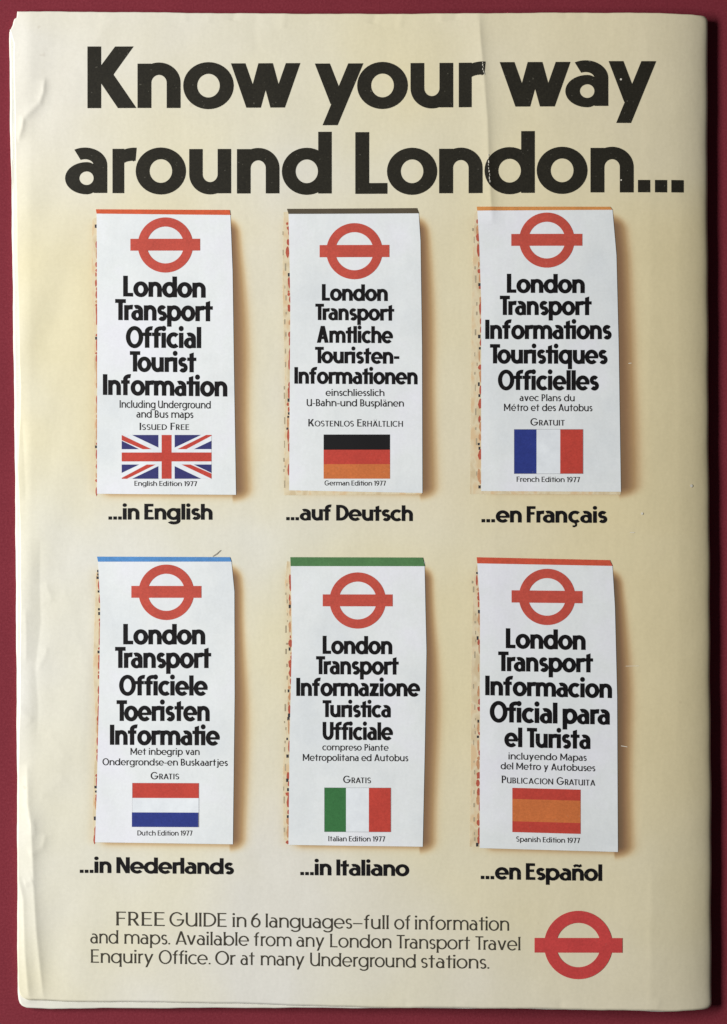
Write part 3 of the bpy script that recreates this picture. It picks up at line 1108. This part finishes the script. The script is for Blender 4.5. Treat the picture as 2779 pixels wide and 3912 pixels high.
def build_leaflet(d):
    ox, oy = d['o']

    def q(p):
        return (p[0] / ZK + ox, p[1] / ZK + oy)

    def ln(t, st, sc=False):
        tx, x0, x1, b0, b1, cap = t
        return (tx, st, x0 / ZK + ox, x1 / ZK + ox, b0 / ZK + oy, b1 / ZK + oy, cap / ZK, sc)
    outline = [q(p) for p in d['left'][::-1]] + [q(p) for p in d['right']]
    panel = printed_polys('leaflet_picture', [outline], mag, [M_PANEL], OFF_PANEL)
    panel['label'] = d['label']
    rg = random.Random(int(ox * 7 + oy))
    ly = [p[1] for p in d['left']]
    my0, my1 = max(ly[0] + 60, 150), ly[-1] - 20

    def blob(cx, cy, w, h, square=False):
        if square:
            return [(cx - w, cy - h), (cx + w, cy - h), (cx + w * .9, cy + h), (cx - w * .95, cy + h)]
        return [(cx + w * math.cos(t) * rg.uniform(.6, 1.1), cy + h * math.sin(t) * rg.uniform(.7, 1.1)) for t in [k * math.pi / 4.5 + .2 for k in range(9)]]
    polys, mats, slots = [d['maps']], [M_MAPS, M_MRED, M_MORANGE, M_MDARK, M_MGREY], [0]
    yy = my0
    slim = ox < 1000
    while yy < my1:
        h = rg.uniform(14, 80)
        xe = float(interp([(b, a) for a, b in d['left']], yy + h / 2))
        r = rg.random()
        reach = 12 if slim else 24
        if r < .46:
            polys.append(blob(xe - rg.uniform(0, reach * .5), yy + h / 2, rg.uniform(6, reach * .75), h * .6))
            slots.append(1)
        elif r < .66:
            polys.append(blob(xe - rg.uniform(0, reach * .6), yy + h / 2, rg.uniform(5, reach * .7), h * .7))
            slots.append(2)
        elif r < .86:
            polys.append(blob(xe - rg.uniform(4, reach * .7), yy + 8, rg.uniform(6, 9), rg.uniform(7, 13), True))
            slots.append(3)
            h = 20
        yy += h * rg.uniform(.8, 1.5)
    if not slim:        # thin grey ends of further sheets, a little farther out
        yy = my0 + 60
        while yy < my1 - 40:
            h = rg.uniform(12, 50)
            xe = float(interp([(b, a) for a, b in d['left']], yy))
            polys.append(blob(xe - rg.uniform(26, 44), yy + h / 2, rg.uniform(3, 6), h / 2, True))
            slots.append(4)
            yy += h * rg.uniform(1.8, 5.0)
    printed_polys('map_edges', [[q(p) for p in poly] for poly in polys], panel, mats, OFF_MAP, slots)
    printed_polys('top_edge', [[q(p) for p in d['strip']]], panel, [globals()['M_' + d['sm']]], OFF_INK)
    cx, cy, ro, ri, bx0, bx1, by0, by1, tilt = d['rd']
    pts = [[q(p) for p in poly] for poly in roundel_polys(cx, cy, ro, ri, bx0, bx1, by0, by1, tilt)]
    printed_polys('roundel', pts, panel, [M_RED], OFF_INK)
    set_block('title_lettering', [ln(t, 'title') for t in d['title']], panel, M_TITLE, OFF_INK)
    set_block('subtitle_lettering', [ln(t, 'light') for t in d['sub']], panel, M_GREY, OFF_INK)
    set_block('price_lettering', [ln(d['free'], 'light', True)], panel, M_GREY, OFF_INK)
    x0, x1, y0, y1, tl = d['flag']
    fl = flag_parts(d['fk'], x0, x1, y0, y1, tl)
    mats = []
    for _, m in fl:
        if m not in mats:
            mats.append(m)
    printed_polys('flag', [[q(p) for p in poly] for poly, _ in fl], panel, mats, OFF_INK, [mats.index(m) for _, m in fl])
    set_block('edition_lettering', [ln(d['ed'], 'light')], panel, M_GREY, OFF_INK)
    set_block('caption', [ln(d['cap'], 'bold')], mag, M_TITLE, OFF_PANEL)


build_cover()
build_page(0, .28, 0, 0, 6)
build_page(1, .42, 3, 3, 9)
build_page(2, .56, 1, 2, 8)
build_page_block()
for _d in LEAFLETS:
    build_leaflet(_d)

# headline: every letter where it stands on the page
HEAD = [
    ('Know', [('K', 332, 519), ('n', 524, 688), ('o', 699, 892), ('w', 882, 1147)], 409, 409),
    ('your', [('y', 1203, 1388), ('o', 1365, 1558), ('u', 1569, 1731), ('r', 1753, 1854)], 411, 411),
    ('way', [('w', 1909, 2178), ('a', 2159, 2322), ('y', 2324, 2505)], 409, 405),
    ('around', [('a', 246, 407), ('r', 428, 520), ('o', 517, 709), ('u', 722, 882), ('n', 905, 1067), ('d', 1077, 1267)], 734, 739),
    ('London...', [('L', 1358, 1480), ('o', 1479, 1670), ('n', 1678, 1843), ('d', 1851, 2042), ('o', 2050, 2243), ('n', 2255, 2419), ('.', 2436, 2482), ('.', 2501, 2547), ('.', 2564, 2611)], 740, 736),
]
head = bpy.data.objects.new('headline', None)
COL.objects.link(head)
head.parent = mag
for word, ls, b0, b1 in HEAD:
    V, T = [], []
    for ch, xa, xb in ls:
        f = (xa - ls[0][1]) / (ls[-1][2] - ls[0][1])
        b = b0 + (b1 - b0) * f
        v, t = set_line(ch, 'bold', xa, xb, b, b, 236)
        n = len(V)
        V += v
        T += [(i + n, j + n, k + n) for i, j, k in t]
    printed('headline_word', V, T, head, [M_BLACK], OFF_PANEL)

# small print at the foot
BK = 1624.0 / 1390.0


def foot(words, yl, yr, cap):
    out = []
    for t, a, b in words:
        fa = (a - 400) / 1930.0
        fb = (b - 400) / 1930.0
        ya, yb = yl + (yr - yl) * fa, yl + (yr - yl) * fb
        out.append((t, 'body', a / BK, b / BK, 3300 + ya / BK, 3300 + yb / BK, cap / BK))
    return out


set_block('small_print',
          foot([('FREE', 515, 733), ('GUIDE', 755, 1010), ('in', 1037, 1098), ('6', 1120, 1162), ('languages—full', 1185, 1735), ('of', 1760, 1832), ('information', 1852, 2271)], 279, 297, 62)
          + foot([('and', 400, 525), ('maps.', 552, 757), ('Available', 782, 1110), ('from', 1133, 1300), ('any', 1323, 1447), ('London', 1473, 1746), ('Transport', 1771, 2097), ('Travel', 2122, 2322)], 360, 384, 60)
          + foot([('Enquiry', 402, 682), ('Office.', 707, 938), ('Or', 960, 1050), ('at', 1073, 1135), ('many', 1163, 1358), ('Underground', 1385, 1856), ('stations.', 1880, 2183)], 447, 468, 60),
          mag, M_BODY, OFF_PANEL)
printed_polys('large_roundel', roundel_polys(2209, 3608, 130.5, 84.5, 2042, 2377, 3581, 3637, 0), mag, [M_RED2], OFF_PANEL)

# wear: ink rubbed off along the crease, pale nicks and one grey smear
M_SCUFF = ink('bare_paper_scuff', (234, 228, 212), 0.10)
M_SMEAR = ink('grey_smear', (178, 172, 160), 0.3)


def sliver(path, w):
    n = len(path)
    return stroke(path, [w * (.35 + .65 * math.sin(math.pi * (i + .5) / n)) for i in range(n)])


_r2 = random.Random(11)
for _p0, _p1, _n in (((1842, 238), (1849, 288), 6), ((1864, 590), (1872, 700), 9)):
    for _k in range(_n):
        _a, _b = (_k + _r2.uniform(0, .2)) / _n, (_k + _r2.uniform(.6, 1.05)) / _n
        _jx = _r2.uniform(-1.5, 1.5)
        _q = [(_p0[0] + (_p1[0] - _p0[0]) * t + _jx + _r2.uniform(-.8, .8), _p0[1] + (_p1[1] - _p0[1]) * t) for t in (_a, (_a + _b) / 2, _b)]
        printed_polys('crease_crack', sliver(_q, _r2.uniform(1.6, 4.0)), mag, [M_SCUFF], OFF_PANEL + .03)
for _x, _y, _r in ((2371, 306, 4), (2642, 1856, 6), (2452, 1962, 5), (2372, 690, 3)):
    printed_polys('paper_nick', [disc(_x, _y, _r, 8)], mag, [M_SCUFF], OFF_PANEL + .02)
for _p, _w in (([(2400, 1389), (2412, 1388)], 3), ([(2405, 2034), (2424, 2034)], 3), ([(2372, 2848), (2396, 2852)], 3), ([(2390, 2544), (2440, 2543)], 2)):
    printed_polys('paper_nick', sliver(_p, _w), mag, [M_SCUFF], .05)
for _p, _w in (([(812, 2126), (828, 2116), (843, 2102)], 4),):
    printed_polys('grey_smear', sliver(_p, _w), mag, [M_SMEAR], OFF_INK)
